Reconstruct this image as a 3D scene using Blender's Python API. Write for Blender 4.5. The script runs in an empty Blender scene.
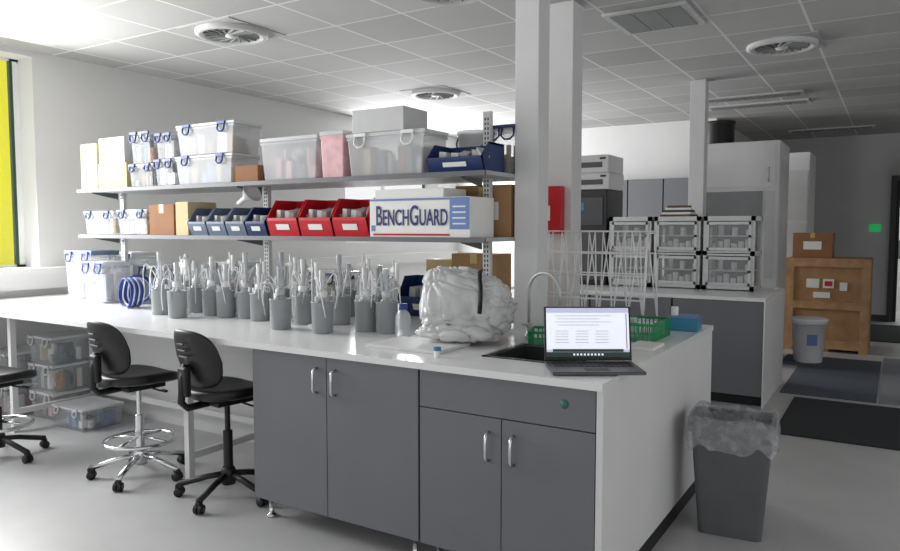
import bpy, bmesh, math, random
from mathutils import Vector, Matrix, Euler, noise
random.seed(7)
COL=bpy.context.scene.collection
sc=bpy.context.scene
R=math.radians
# ---------------------------------------------------------------- materials
def lin(c):
    return tuple(((x/12.92) if x<=0.04045 else ((x+0.055)/1.055)**2.4) for x in [v/255 for v in c])+(1,)
def mat(name,c,rough=0.5,metal=0.0,var=0.06,scale=8.0,alpha=1.0,bump=0.0,emit=0.0,trans=0.0,c2=None,coat=0.0):
    m=bpy.data.materials.new(name); m.use_nodes=True
    nt=m.node_tree; b=nt.nodes["Principled BSDF"]; out=nt.nodes["Material Output"]
    col=lin(c)
    tc=nt.nodes.new("ShaderNodeTexCoord"); nz=nt.nodes.new("ShaderNodeTexNoise")
    nz.inputs["Scale"].default_value=scale; nz.inputs["Detail"].default_value=4
    nt.links.new(tc.outputs["Object"],nz.inputs["Vector"])
    rp=nt.nodes.new("ShaderNodeValToRGB")
    rp.color_ramp.elements[0].position=0.3; rp.color_ramp.elements[1].position=0.7
    if c2: 
        rp.color_ramp.elements[0].color=col; rp.color_ramp.elements[1].color=lin(c2)
    else:
        rp.color_ramp.elements[0].color=tuple(x*(1-var) for x in col[:3])+(1,)
        rp.color_ramp.elements[1].color=tuple(min(1,x*(1+var)) for x in col[:3])+(1,)
    nt.links.new(nz.outputs["Fac"],rp.inputs["Fac"]); nt.links.new(rp.outputs["Color"],b.inputs["Base Color"])
    b.inputs["Roughness"].default_value=rough; b.inputs["Metallic"].default_value=metal
    b.inputs["Transmission Weight"].default_value=trans
    b.inputs["Coat Weight"].default_value=coat
    if emit>0:
        nt.links.new(rp.outputs["Color"],b.inputs["Emission Color"]); b.inputs["Emission Strength"].default_value=emit
    if bump>0:
        bp=nt.nodes.new("ShaderNodeBump"); bp.inputs["Strength"].default_value=bump; bp.inputs["Distance"].default_value=0.01
        nt.links.new(nz.outputs["Fac"],bp.inputs["Height"]); nt.links.new(bp.outputs["Normal"],b.inputs["Normal"])
    if alpha<1:
        mx=nt.nodes.new("ShaderNodeMixShader"); tr=nt.nodes.new("ShaderNodeBsdfTransparent")
        mx.inputs[0].default_value=alpha
        nt.links.new(tr.outputs[0],mx.inputs[1]); nt.links.new(b.outputs[0],mx.inputs[2]); nt.links.new(mx.outputs[0],out.inputs[0])
    return m
def brickmat(name,c1,c2,cm,w,h,mort,rough=0.8,off=0.0):
    m=bpy.data.materials.new(name); m.use_nodes=True
    nt=m.node_tree; b=nt.nodes["Principled BSDF"]
    tc=nt.nodes.new("ShaderNodeTexCoord"); br=nt.nodes.new("ShaderNodeTexBrick")
    nt.links.new(tc.outputs["Object"],br.inputs["Vector"])
    br.offset=off; br.squash=1.0
    br.inputs["Scale"].default_value=1; br.inputs["Brick Width"].default_value=w; br.inputs["Row Height"].default_value=h
    br.inputs["Mortar Size"].default_value=mort; br.inputs["Mortar Smooth"].default_value=0.1
    br.inputs["Color1"].default_value=lin(c1); br.inputs["Color2"].default_value=lin(c2); br.inputs["Mortar"].default_value=lin(cm)
    nt.links.new(br.outputs["Color"],b.inputs["Base Color"]); b.inputs["Roughness"].default_value=rough
    return m
M={}
M['wall']=mat("painted_wall",(222,222,221),0.9,var=0.02,scale=2)
M['walld']=mat("painted_wall_grey",(206,206,206),0.9,var=0.03,scale=2)
M['floor']=mat("vinyl_floor",(190,190,190),0.36,var=0.05,scale=3)
M['ceil']=brickmat("ceiling_tiles",(172,172,171),(190,190,189),(224,224,223),0.6,0.6,0.010)
M['ceilp']=mat("ceiling_tile_plain",(182,182,181),0.8,var=0.02)
M['col']=mat("column_paint",(220,220,220),0.6,var=0.02)
M['top']=mat("white_worktop",(236,236,236),0.22,var=0.02,scale=3)
M['lam']=mat("white_laminate",(222,222,222),0.5,var=0.02,scale=3)
M['grey']=mat("grey_laminate",(113,115,120),0.42,var=0.03,scale=4)
M['greyd']=mat("dark_grey_laminate",(68,69,73),0.5,var=0.04)
M['black']=mat("black_plastic",(22,22,24),0.5,var=0.1)
M['vinyl']=mat("black_vinyl",(20,20,22),0.42,var=0.1,scale=20)
M['chrome']=mat("chrome",(225,226,228),0.18,1.0,var=0.03)
M['steel']=mat("brushed_steel",(176,178,178),0.35,0.5,var=0.06,scale=30)
M['steelp']=mat("pale_steel",(206,208,208),0.4,0.1,var=0.04,scale=30)
M['tapm']=mat("tap_grey",(196,198,200),0.3,0.3,var=0.04,scale=30)
M['shelf']=mat("grey_shelf",(180,182,184),0.45,0.1,var=0.03)
M['shelfd']=mat("shelf_edge",(104,106,110),0.5,0.2,var=0.03)
M['cup']=mat("grey_beaker",(152,156,158),0.45,var=0.05,scale=12)
M['wht']=mat("white_plastic",(238,238,238),0.4,var=0.03)
M['tubec']=mat("clear_tubing",(206,211,214),0.2,alpha=0.7,var=0.03)
M['glass']=mat("clear_glass",(215,222,224),0.1,alpha=0.4,var=0.05)
M['clear']=mat("clear_plastic",(210,215,217),0.2,alpha=0.34,var=0.05,scale=9)
M['clear2']=mat("frosted_plastic",(222,224,225),0.35,alpha=0.52,var=0.03,scale=7)
M['doorp']=mat("clear_door_pane",(200,205,206),0.12,alpha=0.22,var=0.03,scale=7)
M['lid']=mat("clear_lid",(228,230,232),0.25,alpha=0.8,var=0.03)
M['bluec']=mat("blue_clip",(30,62,140),0.4,var=0.05)
M['navy']=mat("navy_plastic",(26,50,100),0.4,var=0.06)
M['slate']=mat("slate_blue_plastic",(100,116,136),0.45,var=0.06)
M['red']=mat("red_plastic",(196,24,38),0.35,var=0.05)
M['cream']=mat("cream_card",(206,188,146),0.8,var=0.04)
M['card']=mat("cardboard",(170,132,92),0.85,var=0.06,scale=14)
M['tape']=mat("packing_tape",(206,180,110),0.3,var=0.04)
M['cardd']=mat("dark_cardboard",(120,84,50),0.85,var=0.08)
M['paper']=mat("paper",(238,238,234),0.8,var=0.02)
M['ply']=mat("plywood",(186,144,102),0.8,scale=5,c2=(158,118,80))
M['batten']=mat("pine_batten",(198,158,114),0.8,scale=9,c2=(170,130,92))
M['bin']=mat("bin_plastic",(92,95,98),0.5,var=0.05)
M['liner']=mat("bin_liner_film",(232,234,236),0.12,alpha=0.36,scale=26,bump=1.0,c2=(170,172,175))
M['bag']=mat("polythene_bag",(248,248,248),0.14,alpha=0.80,scale=9,bump=0.8,c2=(214,216,216))
M['inner']=mat("instrument_casing",(196,198,198),0.5,var=0.04)
M['mat1']=mat("blue_grey_mat",(84,90,100),0.95,var=0.12,scale=60)
M['mat2']=mat("dark_mat",(46,50,52),0.95,var=0.12,scale=60)
M['mat3']=mat("light_mat",(140,143,148),0.95,var=0.08,scale=60)
M['green']=mat("green_plastic",(24,150,92),0.4,var=0.08)
M['dgreen']=mat("dull_green",(60,110,92),0.5,var=0.05)
M['teal']=mat("teal_plastic",(50,130,160),0.4,var=0.1)
M['yellow']=mat("yellow_panel_glow",(226,222,10),0.5,var=0.0,emit=0.35)  # slight emission stands in for daylight on the outdoor panel
M['frame']=mat("window_frame",(224,226,222),0.5,var=0.03)
M['tealf']=mat("window_edge_teal",(40,66,62),0.5,var=0.03)
M['pane']=mat("window_pane",(230,240,245),0.05,alpha=0.04)
M['screen']=mat("screen_page",(226,230,240),0.3,emit=0.7,var=0.01)
M['scr_l']=mat("screen_lavender",(190,194,222),0.3,emit=0.55,var=0.01)
M['scr_t']=mat("screen_text",(120,124,140),0.4,emit=0.3,var=0.02)
M['scr_g']=mat("screen_dark",(24,52,44),0.3,emit=0.4,var=0.02)
M['lapt']=mat("laptop_grey",(90,92,96),0.35,0.5,var=0.03)
M['key']=mat("laptop_keys",(28,28,30),0.5,var=0.03)
M['sink']=mat("sink_resin",(60,61,63),0.3,var=0.05)
M['pink']=mat("pink_film",(222,176,180),0.5,var=0.15,scale=20)
M['grn']=mat("green_light",(20,170,90),0.4,emit=0.5)
M['lamp']=mat("lamp_diffuser",(204,204,204),0.6,var=0.02)
M['vent']=mat("vent_grille",(140,141,142),0.6,var=0.03)
M['brown']=mat("brown_box",(148,104,70),0.8,var=0.06)
M['equip']=mat("equipment_cream",(202,203,202),0.5,var=0.03)
M['lblue']=mat("light_blue_print",(110,138,190),0.6,var=0.03)
M['dblue']=mat("dark_blue_print",(38,40,110),0.6,var=0.03)
M['bkt']=mat("bucket_white",(246,247,248),0.4,var=0.02)
# ---------------------------------------------------------------- mesh builder
class B:
    def __init__(s): s.bm=bmesh.new()
    def _fin(s,faces,m,smooth):
        for f in faces: f.material_index=m; f.smooth=smooth
    def box(s,c,d,m=0,rot=None,bev=0.0,tap=1.0):
        r=bmesh.ops.create_cube(s.bm,size=1); vs=r['verts']
        mt=Matrix.Translation(c)@((Euler(rot).to_matrix().to_4x4()) if rot else Matrix())
        for v in vs:
            k=tap if v.co.z<0 else 1.0
            v.co=mt@Vector((v.co.x*d[0]*k,v.co.y*d[1]*k,v.co.z*d[2]))
        fs=set(f for v in vs for f in v.link_faces)
        if bev>0:
            es=set(e for v in vs for e in v.link_edges)
            rr=bmesh.ops.bevel(s.bm,geom=list(es),offset=bev,segments=2,affect='EDGES',profile=0.5)
            fs=set(f for f in fs if f.is_valid)|set(rr['faces'])
        s._fin(fs,m,False); return s
    def b2(s,x0,x1,y0,y1,z0,z1,m=0,bev=0.0):
        return s.box(((x0+x1)/2,(y0+y1)/2,(z0+z1)/2),(abs(x1-x0),abs(y1-y0),abs(z1-z0)),m,bev=bev)
    def lathe(s,prof,c=(0,0,0),seg=20,m=0,axis=None):
        rings=[]
        q=Matrix()
        if axis is not None: q=Vector((0,0,1)).rotation_difference(Vector(axis).normalized()).to_matrix().to_4x4()
        T=Matrix.Translation(c)@q
        for (r,z) in prof:
            if r<1e-5: rings.append([s.bm.verts.new(T@Vector((0,0,z)))])
            else: rings.append([s.bm.verts.new(T@Vector((r*math.cos(2*math.pi*i/seg),r*math.sin(2*math.pi*i/seg),z))) for i in range(seg)])
        fs=[]
        for a,b in zip(rings,rings[1:]):
            if len(a)==1 and len(b)==1: continue
            for i in range(seg):
                j=(i+1)%seg
                if len(a)==1: f=s.bm.faces.new((a[0],b[j],b[i]))
                elif len(b)==1: f=s.bm.faces.new((a[i],a[j],b[0]))
                else: f=s.bm.faces.new((a[i],a[j],b[j],b[i]))
                fs.append(f)
        s._fin(fs,m,True); return s
    def cyl(s,p0,p1,r0,r1=None,seg=14,m=0):
        p0=Vector(p0);p1=Vector(p1); L=(p1-p0).length; r1=r0 if r1 is None else r1
        s.lathe([(0,0),(r0,0),(r0,0.0001),(r1,L-0.0001),(r1,L),(0,L)],p0,seg,m,(p1-p0))
        return s
    def tube(s,pts,r,seg=8,m=0,closed=False):
        pts=[Vector(p) for p in pts]; n=len(pts); rings=[]; up=None
        for i,p in enumerate(pts):
            if closed: t=(pts[(i+1)%n]-pts[i-1])
            else: t=(pts[min(i+1,n-1)]-pts[max(i-1,0)])
            t.normalize()
            if up is None:
                up=Vector((0,0,1)) if abs(t.z)<0.9 else Vector((1,0,0))
            a=(up-t*up.dot(t)); 
            if a.length<1e-4: a=t.orthogonal()
            a.normalize(); up=a; b=t.cross(a)
            rings.append([s.bm.verts.new(p+a*r*math.cos(2*math.pi*k/seg)+b*r*math.sin(2*math.pi*k/seg)) for k in range(seg)])
        fs=[]; pr=list(zip(rings,rings[1:]))
        if closed: pr.append((rings[-1],rings[0]))
        for a,b in pr:
            for k in range(seg):
                l=(k+1)%seg; fs.append(s.bm.faces.new((a[k],a[l],b[l],b[k])))
        if not closed:
            fs.append(s.bm.faces.new(rings[0][::-1])); fs.append(s.bm.faces.new(rings[-1]))
        s._fin(fs,m,True); return s
    def sup(s,c,r,e1=0.5,e2=0.5,nu=28,nv=14,m=0,fn=None):
        def pw(x,e): return math.copysign(abs(x)**e,x)
        rings=[]
        for j in range(nv+1):
            v=-math.pi/2+math.pi*j/nv
            if j in (0,nv): row=[Vector((0,0,math.copysign(1,v)*r[2]))]
            else:
                row=[Vector((r[0]*pw(math.cos(v),e1)*pw(math.cos(2*math.pi*i/nu),e2),r[1]*pw(math.cos(v),e1)*pw(math.sin(2*math.pi*i/nu),e2),r[2]*pw(math.sin(v),e1))) for i in range(nu)]
            rings.append([s.bm.verts.new(Vector(c)+(fn(p) if fn else p)) for p in row])
        fs=[]
        for a,b in zip(rings,rings[1:]):
            for i in range(nu):
                k=(i+1)%nu
                if len(a)==1: fs.append(s.bm.faces.new((a[0],b[k],b[i])))
                elif len(b)==1: fs.append(s.bm.faces.new((a[i],a[k],b[0])))
                else: fs.append(s.bm.faces.new((a[i],a[k],b[k],b[i])))
        s._fin(fs,m,True); return s
    def prism(s,poly,x0,x1,m=0):
        a=[s.bm.verts.new((x0,y,z)) for y,z in poly]; b=[s.bm.verts.new((x1,y,z)) for y,z in poly]
        n=len(poly); fs=[s.bm.faces.new(a),s.bm.faces.new(b[::-1])]
        for i in range(n):
            j=(i+1)%n; fs.append(s.bm.faces.new((a[j],a[i],b[i],b[j])))
        s._fin(fs,m,False); return s
    def out(s,name,mats,parent=None,loc=(0,0,0),rz=0.0,label=None,cat=None,group=None,kind=None,rot=None):
        bmesh.ops.recalc_face_normals(s.bm,faces=s.bm.faces[:])
        me=bpy.data.meshes.new(name); s.bm.to_mesh(me); s.bm.free()
        for m in (mats if isinstance(mats,(list,tuple)) else [mats]): me.materials.append(M[m])
        o=bpy.data.objects.new(name,me); COL.objects.link(o)
        o.location=loc; o.rotation_euler=rot if rot else (0,0,rz)
        if parent: o.parent=parent
        if label: o["label"]=label
        if cat: o["category"]=cat
        if group: o["group"]=group
        if kind: o["kind"]=kind
        return o
def E(name,label,cat,loc,rz=0.0,group=None):
    o=bpy.data.objects.new(name,None); COL.objects.link(o); o.empty_display_size=0.1
    o.location=loc; o.rotation_euler=(0,0,rz); o["label"]=label; o["category"]=cat
    if group: o["group"]=group
    return o
def dup(root,loc,rz,label=None,scale=None):
    def cp(o,par):
        n=o.copy(); COL.objects.link(n)
        if par: n.parent=par
        for ch in list(kids.get(o.name,[])): cp(ch,n)
        return n
    kids={}
    for o in bpy.data.objects:
        if o.parent: kids.setdefault(o.parent.name,[]).append(o)
    n=cp(root,None); n.location=loc; n.rotation_euler=(0,0,rz)
    if label: n["label"]=label
    if scale: n.scale=(scale,)*3 if not isinstance(scale,tuple) else scale
    return n
def text(s,size,loc,rot,m,parent,name="lettering",label=None,sx=1.0,bold=0.0,align='CENTER',caps=False):
    cu=bpy.data.curves.new(name,'FONT'); cu.body=s; cu.size=size; cu.align_x=align; cu.align_y='CENTER'; cu.extrude=0.0008; cu.offset=bold
    if caps:
        cu.small_caps_scale=0.8
        for f in cu.body_format: f.use_small_caps=True
    t=bpy.data.objects.new(name+"_tmp",cu); COL.objects.link(t)
    bpy.context.view_layer.update()
    me=bpy.data.meshes.new_from_object(t.evaluated_get(bpy.context.evaluated_depsgraph_get()))
    bpy.data.objects.remove(t); bpy.data.curves.remove(cu)
    me.materials.clear(); me.materials.append(M[m])
    o=bpy.data.objects.new(name,me); COL.objects.link(o); o.location=loc; o.rotation_euler=rot; o.scale=(sx,1,1); o.parent=parent
    if label: o["label"]=label
    return o
FR=(R(90),0,0)   # text facing -Y
# ---------------------------------------------------------------- structure
S='structure'; HC=3.0; WX=-6.3
B().b2(-6.5,4,-3,16,-0.1,0).out("floor",'floor',kind=S)
B().b2(-6.5,4,-3,16,HC,HC+0.1).out("ceiling",'ceil',kind=S)
b=B()
YW=3.42
def wl(y0,y1,z0,z1): b.b2(WX-0.26,WX,y0,y1,z0,z1)
wl(-3,0.9,0,HC); wl(0.9,YW,0,1.16); wl(0.9,YW,2.95,HC); wl(YW,7.5,0,HC); wl(7.5,9.8,0,1.3); wl(7.5,9.8,2.8,HC); wl(9.8,10.6,0,HC)
b.out("wall_left",'wall',kind=S)
B().b2(-6.3,-2.15,10.4,10.6,0,HC).out("wall_back",'wall',kind=S)
B().b2(-2.35,-2.15,10.6,13.5,0,HC).out("wall_side",'wall',kind=S)
b=B(); b.b2(-2.15,-0.02,13.5,13.7,0,HC); b.b2(0.98,1.9,13.5,13.7,0,HC); b.b2(-0.02,0.98,13.5,13.7,2.25,HC)
b.out("wall_rear",'walld',kind=S)
B().b2(2.3,2.5,6.5,13.7,0,HC).out("shade_wall_right",'walld',kind=S)  # unseen wall, added to keep the right rear of the room dark
B().b2(-2.15,-0.1,13.48,13.5,0,0.1).out("baseboard_rear",'greyd',kind=S)
b=B(); b.b2(-0.1,-0.02,13.46,13.5,0,2.33); b.b2(0.98,1.06,13.46,13.5,0,2.33); b.b2(-0.02,0.98,13.46,13.5,2.25,2.33); b.b2(-0.02,0.03,13.5,14.0,0,2.25,1)
b.b2(0.03,0.06,13.8,13.9,1.0,1.3,2); b.out("door_1",['greyd','black','steel'],kind=S)
B().b2(-1.5,3.0,15.4,15.6,0,HC).out("wall_corridor",'wall',kind=S)
def window(n,y0,y1,z0,z1,mull):
    b=B(); x0=WX-0.26; x1=WX-0.22
    b.b2(x0,x1,y0,y0+0.02,z0,z1); b.b2(x0,x1,y1-0.05,y1,z0,z1); b.b2(x0,x1,y1-0.075,y1-0.05,z0,z1,2); b.b2(x0,x1,y0,y1,z0,z0+0.02); b.b2(x0,x1,y0,y1,z1-0.02,z1)
    for y in mull: b.b2(x0,x1,y-0.02,y+0.02,z0,z1)
    b.b2(x0+0.03,x0+0.035,y0,y1,z0,z1,1)
    b.out("window_%d"%n,['frame','pane','tealf'],kind=S)
window(1,0.9,YW,1.16,2.95,[2.2]); window(2,7.5,9.8,1.3,2.8,[8.65])
B().b2(WX,WX+0.12,0,3.75,1.12,1.16).b2(WX,WX+0.08,0,10.3,0.98,1.12).out("trim_1",'wall',kind=S)
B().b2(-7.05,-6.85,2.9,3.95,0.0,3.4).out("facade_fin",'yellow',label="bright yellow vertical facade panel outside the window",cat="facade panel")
# ceiling fittings
def vent(x,y,r=0.25):
    e=E("ceiling_vent","round white swirl air diffuser set in the tiled ceiling","ceiling vent",(x,y,HC),0,"round ceiling air diffusers")
    B().box((0,0,-0.003),(0.57,0.57,0.006)).out("vent_plate",'ceilp',e)
    b=B(); b.lathe([(r,-0.006),(r,-0.03),(r-0.03,-0.045),(r-0.06,-0.03),(r-0.06,-0.006)],seg=36)
    b.lathe([(0.05,-0.006),(0.05,-0.04),(0,-0.045)],seg=20)
    for i in range(16):
        a=i*2*math.pi/16; b.box((0.13*math.cos(a),0.13*math.sin(a),-0.028),(0.15,0.012,0.018),1,rot=(0.5,0,a+0.35))
    b.out("vent_blades",['lamp','vent'],e); return e
v=vent(-4.38,3.90,0.27); dup(v,(-4.40,6.80,HC),0); dup(v,(-0.85,6.52,HC),0); dup(v,(-2.42,3.90,HC),0)
def panel(x,y,w,d,lab):
    e=E("ceiling_light",lab,"ceiling light",(x,y,HC),0,"recessed ceiling lights")
    b=B(); b.box((0,0,-0.008),(w,d,0.016)); b.out("light_frame",'lamp',e)
    b=B(); 
    n=max(2,int(w/0.15))
    for i in range(n): b.box((-w/2+0.04+(i+0.5)*(w-0.08)/n,0,-0.018),((w-0.08)/n-0.012,d-0.08,0.006))
    b.out("diffuser",'vent',e)
panel(-1.53,5.25,0.58,0.58,"square grey recessed ceiling light, switched off")
panel(-1.5,8.9,1.16,0.28,"long recessed ceiling light, switched off"); panel(-1.5,9.5,1.16,0.28,"long recessed ceiling light, switched off"); panel(-0.9,12.4,1.16,0.28,"long recessed ceiling light, switched off")
panel(-4.0,1.6,1.16,0.28,"long recessed ceiling light, switched off")
def column(x,y,s,z0,lab):
    e=E("service_column",lab,"column",(x,y,z0))
    B().box((0,0,(HC-z0)/2),(s,s,HC-z0),bev=0.004).out("column_shaft",'col',e)
    B().box((0,0,0.01),(s+0.03,s+0.03,0.02)).out("column_collar",'lam',e)
    return e
column(-1.72,3.63,0.14,0.92,"square white service column rising from the bench to ceiling")
column(-1.95,4.64,0.175,0.0,"square white painted column behind the bench")
column(-1.765,7.70,0.15,0.0,"square white column behind the drying cabinets")
# ---------------------------------------------------------------- island bench 1
T=0.92
b=B(); sx0,sx1,sy0,sy1=-1.56,-1.16,2.84,3.22; y0,y1=2.55,4.46; XE=-0.912
b.b2(-6.28,sx0,y0,y1,T-0.03,T); b.b2(sx1,XE,y0,y1,T-0.03,T); b.b2(sx0,sx1,y0,sy0,T-0.03,T); b.b2(sx0,sx1,sy1,y1,T-0.03,T)
b.out("worktop",'top',label="long white laminate worktop over the grey lab cabinets",cat="worktop")
e=E("lab_sink","dark resin sink let into the white worktop","sink",(sx0,sy0,0))
w,d=sx1-sx0,sy1-sy0
b=B(); b.b2(0,w,0,d,0.70,0.71); b.b2(0,0.012,0,d,0.71,T-0.002); b.b2(w-0.012,w,0,d,0.71,T-0.002); b.b2(0,w,0,0.012,0.71,T-0.002); b.b2(0,w,d-0.012,d,0.71,T-0.002)
b.out("basin",'sink',e)
b=B(); b.lathe([(0.03,0.712),(0.03,0.716),(0,0.716)],(w/2,d/2,0)); b.out("drain",'steel',e)
b=B(); b.b2(-0.02,w+0.02,-0.02,0.004,T,T+0.004); b.b2(-0.02,w+0.02,d-0.004,d+0.02,T,T+0.004); b.b2(-0.02,0.004,-0.02,d+0.02,T,T+0.004); b.b2(w-0.004,w+0.02,-0.02,d+0.02,T,T+0.004); b.out("rim",'sink',e)
def handle(b,x,z,L=0.12):
    b.tube([(x,0,z-L/2),(x,-0.028,z-L/2+0.004),(x,-0.034,z-L/2+0.02),(x,-0.034,z+L/2-0.02),(x,-0.028,z+L/2-0.004),(x,0,z+L/2)],0.007)
def foot(p,x,y):
    b=B(); b.lathe([(0,0),(0.028,0),(0.028,0.012),(0.012,0.02),(0.012,0.09),(0.024,0.09),(0.024,0.115),(0,0.115)],(x,y,0)); b.out("foot",'chrome',p)
def cabinet(x0,x1,split,dz,panelz,lab,hz):
    e=E("lab_cabinet",lab,"cabinet",(x0,2.57,0))
    W=x1-x0
    b=B(); z0=0.11; z1=T-0.032
    if panelz: b.b2(0,0.018,0.022,0.85,z0,z1); b.b2(W-0.018,W,0.022,0.85,z0,z1); b.b2(0,W,0.83,0.85,z0,z1); b.b2(0,W,0.022,0.85,z0,z0+0.02)
    else: b.b2(0,W,0.022,0.85,z0,z1)
    b.out("body",'greyd',e)
    if panelz:
        fp=B().b2(0.003,W-0.003,0,0.02,panelz+0.004,T-0.034,bev=0.002).out("front_panel",'grey',e)
        B().cyl((W*0.84,0,0.82),(W*0.84,-0.002,0.82),0.018).out("round_sticker",'dgreen',fp)
    for k,(a,c) in enumerate([(0.003,split-x0-0.002),(split-x0+0.002,W-0.003)]):
        dd=B().b2(a,c,0,0.02,z0,dz,bev=0.002).out("door",'grey',e)
        b=B(); hx=(c-0.055) if k==0 else (a+0.055); handle(b,hx,hz); b.out("handle",'chrome',dd,label="chrome bow handle")
    for fx in (0.06,W-0.06):
        for fy in (0.06,0.78): foot(e,fx,fy)
    return e
cabinet(-2.785,-1.755,-2.285,T-0.034,None,"grey two-door lab base cabinet on adjustable feet",0.77)
cabinet(-1.75,-0.942,-1.345,0.72,0.72,"grey sink base cabinet with blank top panel",0.60)
B().b2(-0.94,-0.914,2.568,4.44,0.09,T-0.03).out("end_panel",'lam',label="plain white end panel closing the lab bench",cat="panel")
B().b2(-0.94,-0.922,2.70,4.38,0.0,0.09).out("plinth",'black',label="black recessed plinth under the bench end",cat="plinth")
B().b2(-5.9,-2.80,3.5,3.52,0.0,T-0.03).out("back_panel",'lam',label="white modesty panel beneath the long worktop",cat="panel")
def hframe(x):
    e=E("bench_trestle","white steel support trestle under the worktop","bench support",(x,2.75,0),0,"white bench support trestles")
    for y in (0,0.62): B().box((0,y,(T-0.03)/2),(0.04,0.04,T-0.03)).out("leg",'lam',e)
    for z in (0.15,0.84): B().box((0,0.31,z),(0.03,0.58,0.04)).out("cross_rail",'lam',e)
hframe(-5.47); hframe(-3.52)
B().box((-4.495,3.37,0.2),(1.91,0.03,0.04)).out("stretcher",'lam',label="white steel stretcher between the bench trestles",cat="rail")
# shelving
SX0,SX1=-5.38,-1.79
def shelf(z,lab):
    e=E("shelf",lab,"shelf",(0,0,z),0,"grey shelves of the bench rack")
    B().b2(SX0,SX1,3.24,3.80,-0.022,0,bev=0.002).out("shelf_board",'shelf',e)
    B().b2(SX0,SX1,3.225,3.24,-0.026,0.0).out("edge_strip",'shelfd',e)
    for x in (-5.25,-3.65,-1.94):
        B().prism([(3.28,-0.03),(3.50,-0.07),(3.50,-0.022),(3.28,-0.022)],x-0.028,x-0.018).out("bracket",'shelfd',e)
ZU,ZL=1.795,1.45
shelf(ZU,"upper grey metal shelf above the bench"); shelf(ZL,"lower grey metal shelf above the bench")
for x in (-5.25,-3.65,-1.94):
    e=E("shelf_upright","slotted light grey metal shelving upright","shelf upright",(x,3.53,T),0,"slotted shelving uprights")
    b=B(); b.box((0,0,0.61),(0.045,0.03,1.22))
    for i in range(44):
        b.box((-0.009,-0.0155,0.06+i*0.026),(0.007,0.002,0.014),1); b.box((0.009,-0.0155,0.06+i*0.026),(0.007,0.002,0.014),1)
    b.out("post",['lam','black'],e); B().box((0,0,0.006),(0.09,0.09,0.012)).out("base_plate",'lam',e)
# ---------------------------------------------------------------- boxes
CM=['wht','slate','equip','cream','pink','greyd','paper','lblue','vent','card']
def clearbox(x0,x1,z,z1,y0=3.26,d=0.245,lab="clear plastic storage box with blue clip handles",clip='bluec',body='clear',lid='lid',name="storage_box",cont=True):
    w=x1-x0; h=z1-z
    e=E(name,lab,"storage box",((x0+x1)/2,y0+d/2,z))
    b=B(); b.box((0,0,h*0.46),(w*0.97,d*0.97,h*0.92),tap=0.92,bev=0.006); 
    b.box((0,0,h*0.86),(w*0.985,d*0.985,0.012)); 
    b.out("body",body,e)
    if cont:
        b=B(); n=max(4,int(w/0.055)); ms=random.sample(CM,4)
        for i in range(n):
            for j in range(2):
                hh=h*random.uniform(0.25,0.72); bx=-w*0.40+(i+0.5)*w*0.80/n; by=-d*0.34+j*d*0.4+d*0.14
                ww=w*0.8/n
                if random.random()<0.45: b.cyl((bx,by,0.012),(bx,by,0.012+hh),min(ww*0.45,0.05),m=random.randrange(4))
                else: b.box((bx,by,0.012+hh/2),(ww,d*0.3,hh),random.randrange(4),rot=(0,0,random.uniform(-0.15,0.15)))
        b.out("box_contents",ms,e)
    b=B(); b.box((0,0,h*0.95),(w,d,h*0.09),bev=0.004); b.box((0,0,h*0.985),(w*0.86,d*0.8,h*0.03)); b.out("lid",lid,e)
    if clip:
        for sx in (-1,1):
            b=B(); xx=sx*w*0.3; k=min(1.0,h/0.25); q=0.035*k; z_=h*0.95
            b.tube([(xx-q,-d/2-0.004,z_),(xx-q*1.1,-d/2-0.012,z_-0.05*k),(xx-q*0.5,-d/2-0.012,z_-0.07*k),(xx+q*0.5,-d/2-0.012,z_-0.07*k),(xx+q*1.1,-d/2-0.012,z_-0.05*k),(xx+q,-d/2-0.004,z_)],0.006)
            b.box((xx,-d/2-0.006,h*0.95),(0.085*k,0.012,0.018)); b.out("clip_handle",clip,e)
    return e
def carton(x0,x1,z,z1,y0=3.26,d=0.245,m='card',lab="plain brown cardboard carton",tape='tape',rz=0,sticker=None):
    w=x1-x0;h=z1-z
    e=E("cardboard_box",lab,"box",((x0+x1)/2,y0+d/2,z),rz)
    b=B(); b.box((0,0,h/2),(w,d,h),bev=0.003); b.box((0,0,h+0.0005),(w*0.985,0.004,0.002),1); b.out("carton_body",[m,'cardd'],e)
    if tape: B().box((0,0,h+0.0012),(w*0.99,0.05,0.001)).box((0,-d/2-0.0008,h-0.03),(0.05,0.001,0.06)).out("tape",tape,e)
    if sticker: B().box((sticker[0]*w,-d/2-0.001,h*sticker[1]),(sticker[2],0.002,sticker[3])).out("sticker",'paper',e)
    return e
# upper shelf
carton(-5.37,-5.16,ZU,2.14,m='cream',lab="tall cream cardboard box with yellow tape",sticker=(0,0.5,0.08,0.05))
carton(-5.15,-4.80,ZU,1.98,m='cream',lab="cream cardboard box on the upper shelf",sticker=(0.1,0.5,0.12,0.06)); carton(-5.13,-4.82,1.98,2.17,m='equip',lab="pale cardboard box stacked on another",sticker=(-0.1,0.5,0.12,0.06))
clearbox(-4.78,-4.50,ZU,1.96); clearbox(-4.75,-4.52,1.96,2.19); clearbox(-4.48,-4.28,ZU,1.98,lab="small clear storage box with blue clips"); clearbox(-4.46,-4.29,1.98,2.16,lab="small clear storage box with blue clips")
clearbox(-4.26,-3.68,ZU,1.99,lab="wide clear storage box with blue clip handles",body='clear2'); clearbox(-4.24,-3.66,1.99,2.20,lab="wide clear storage box stacked on another",body='clear2')
carton(-3.655,-3.45,ZU,1.90,d=0.2,m='brown',lab="small brown cardboard box at shelf edge",tape=None)
clearbox(-3.43,-2.95,ZU,2.06,lab="frosted plastic storage tub with white lid",clip=None,body='clear2')
clearbox(-2.93,-2.75,ZU,2.07,lab="clear jar box filled with pink packets",clip=None,body='pink',cont=False)
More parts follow.
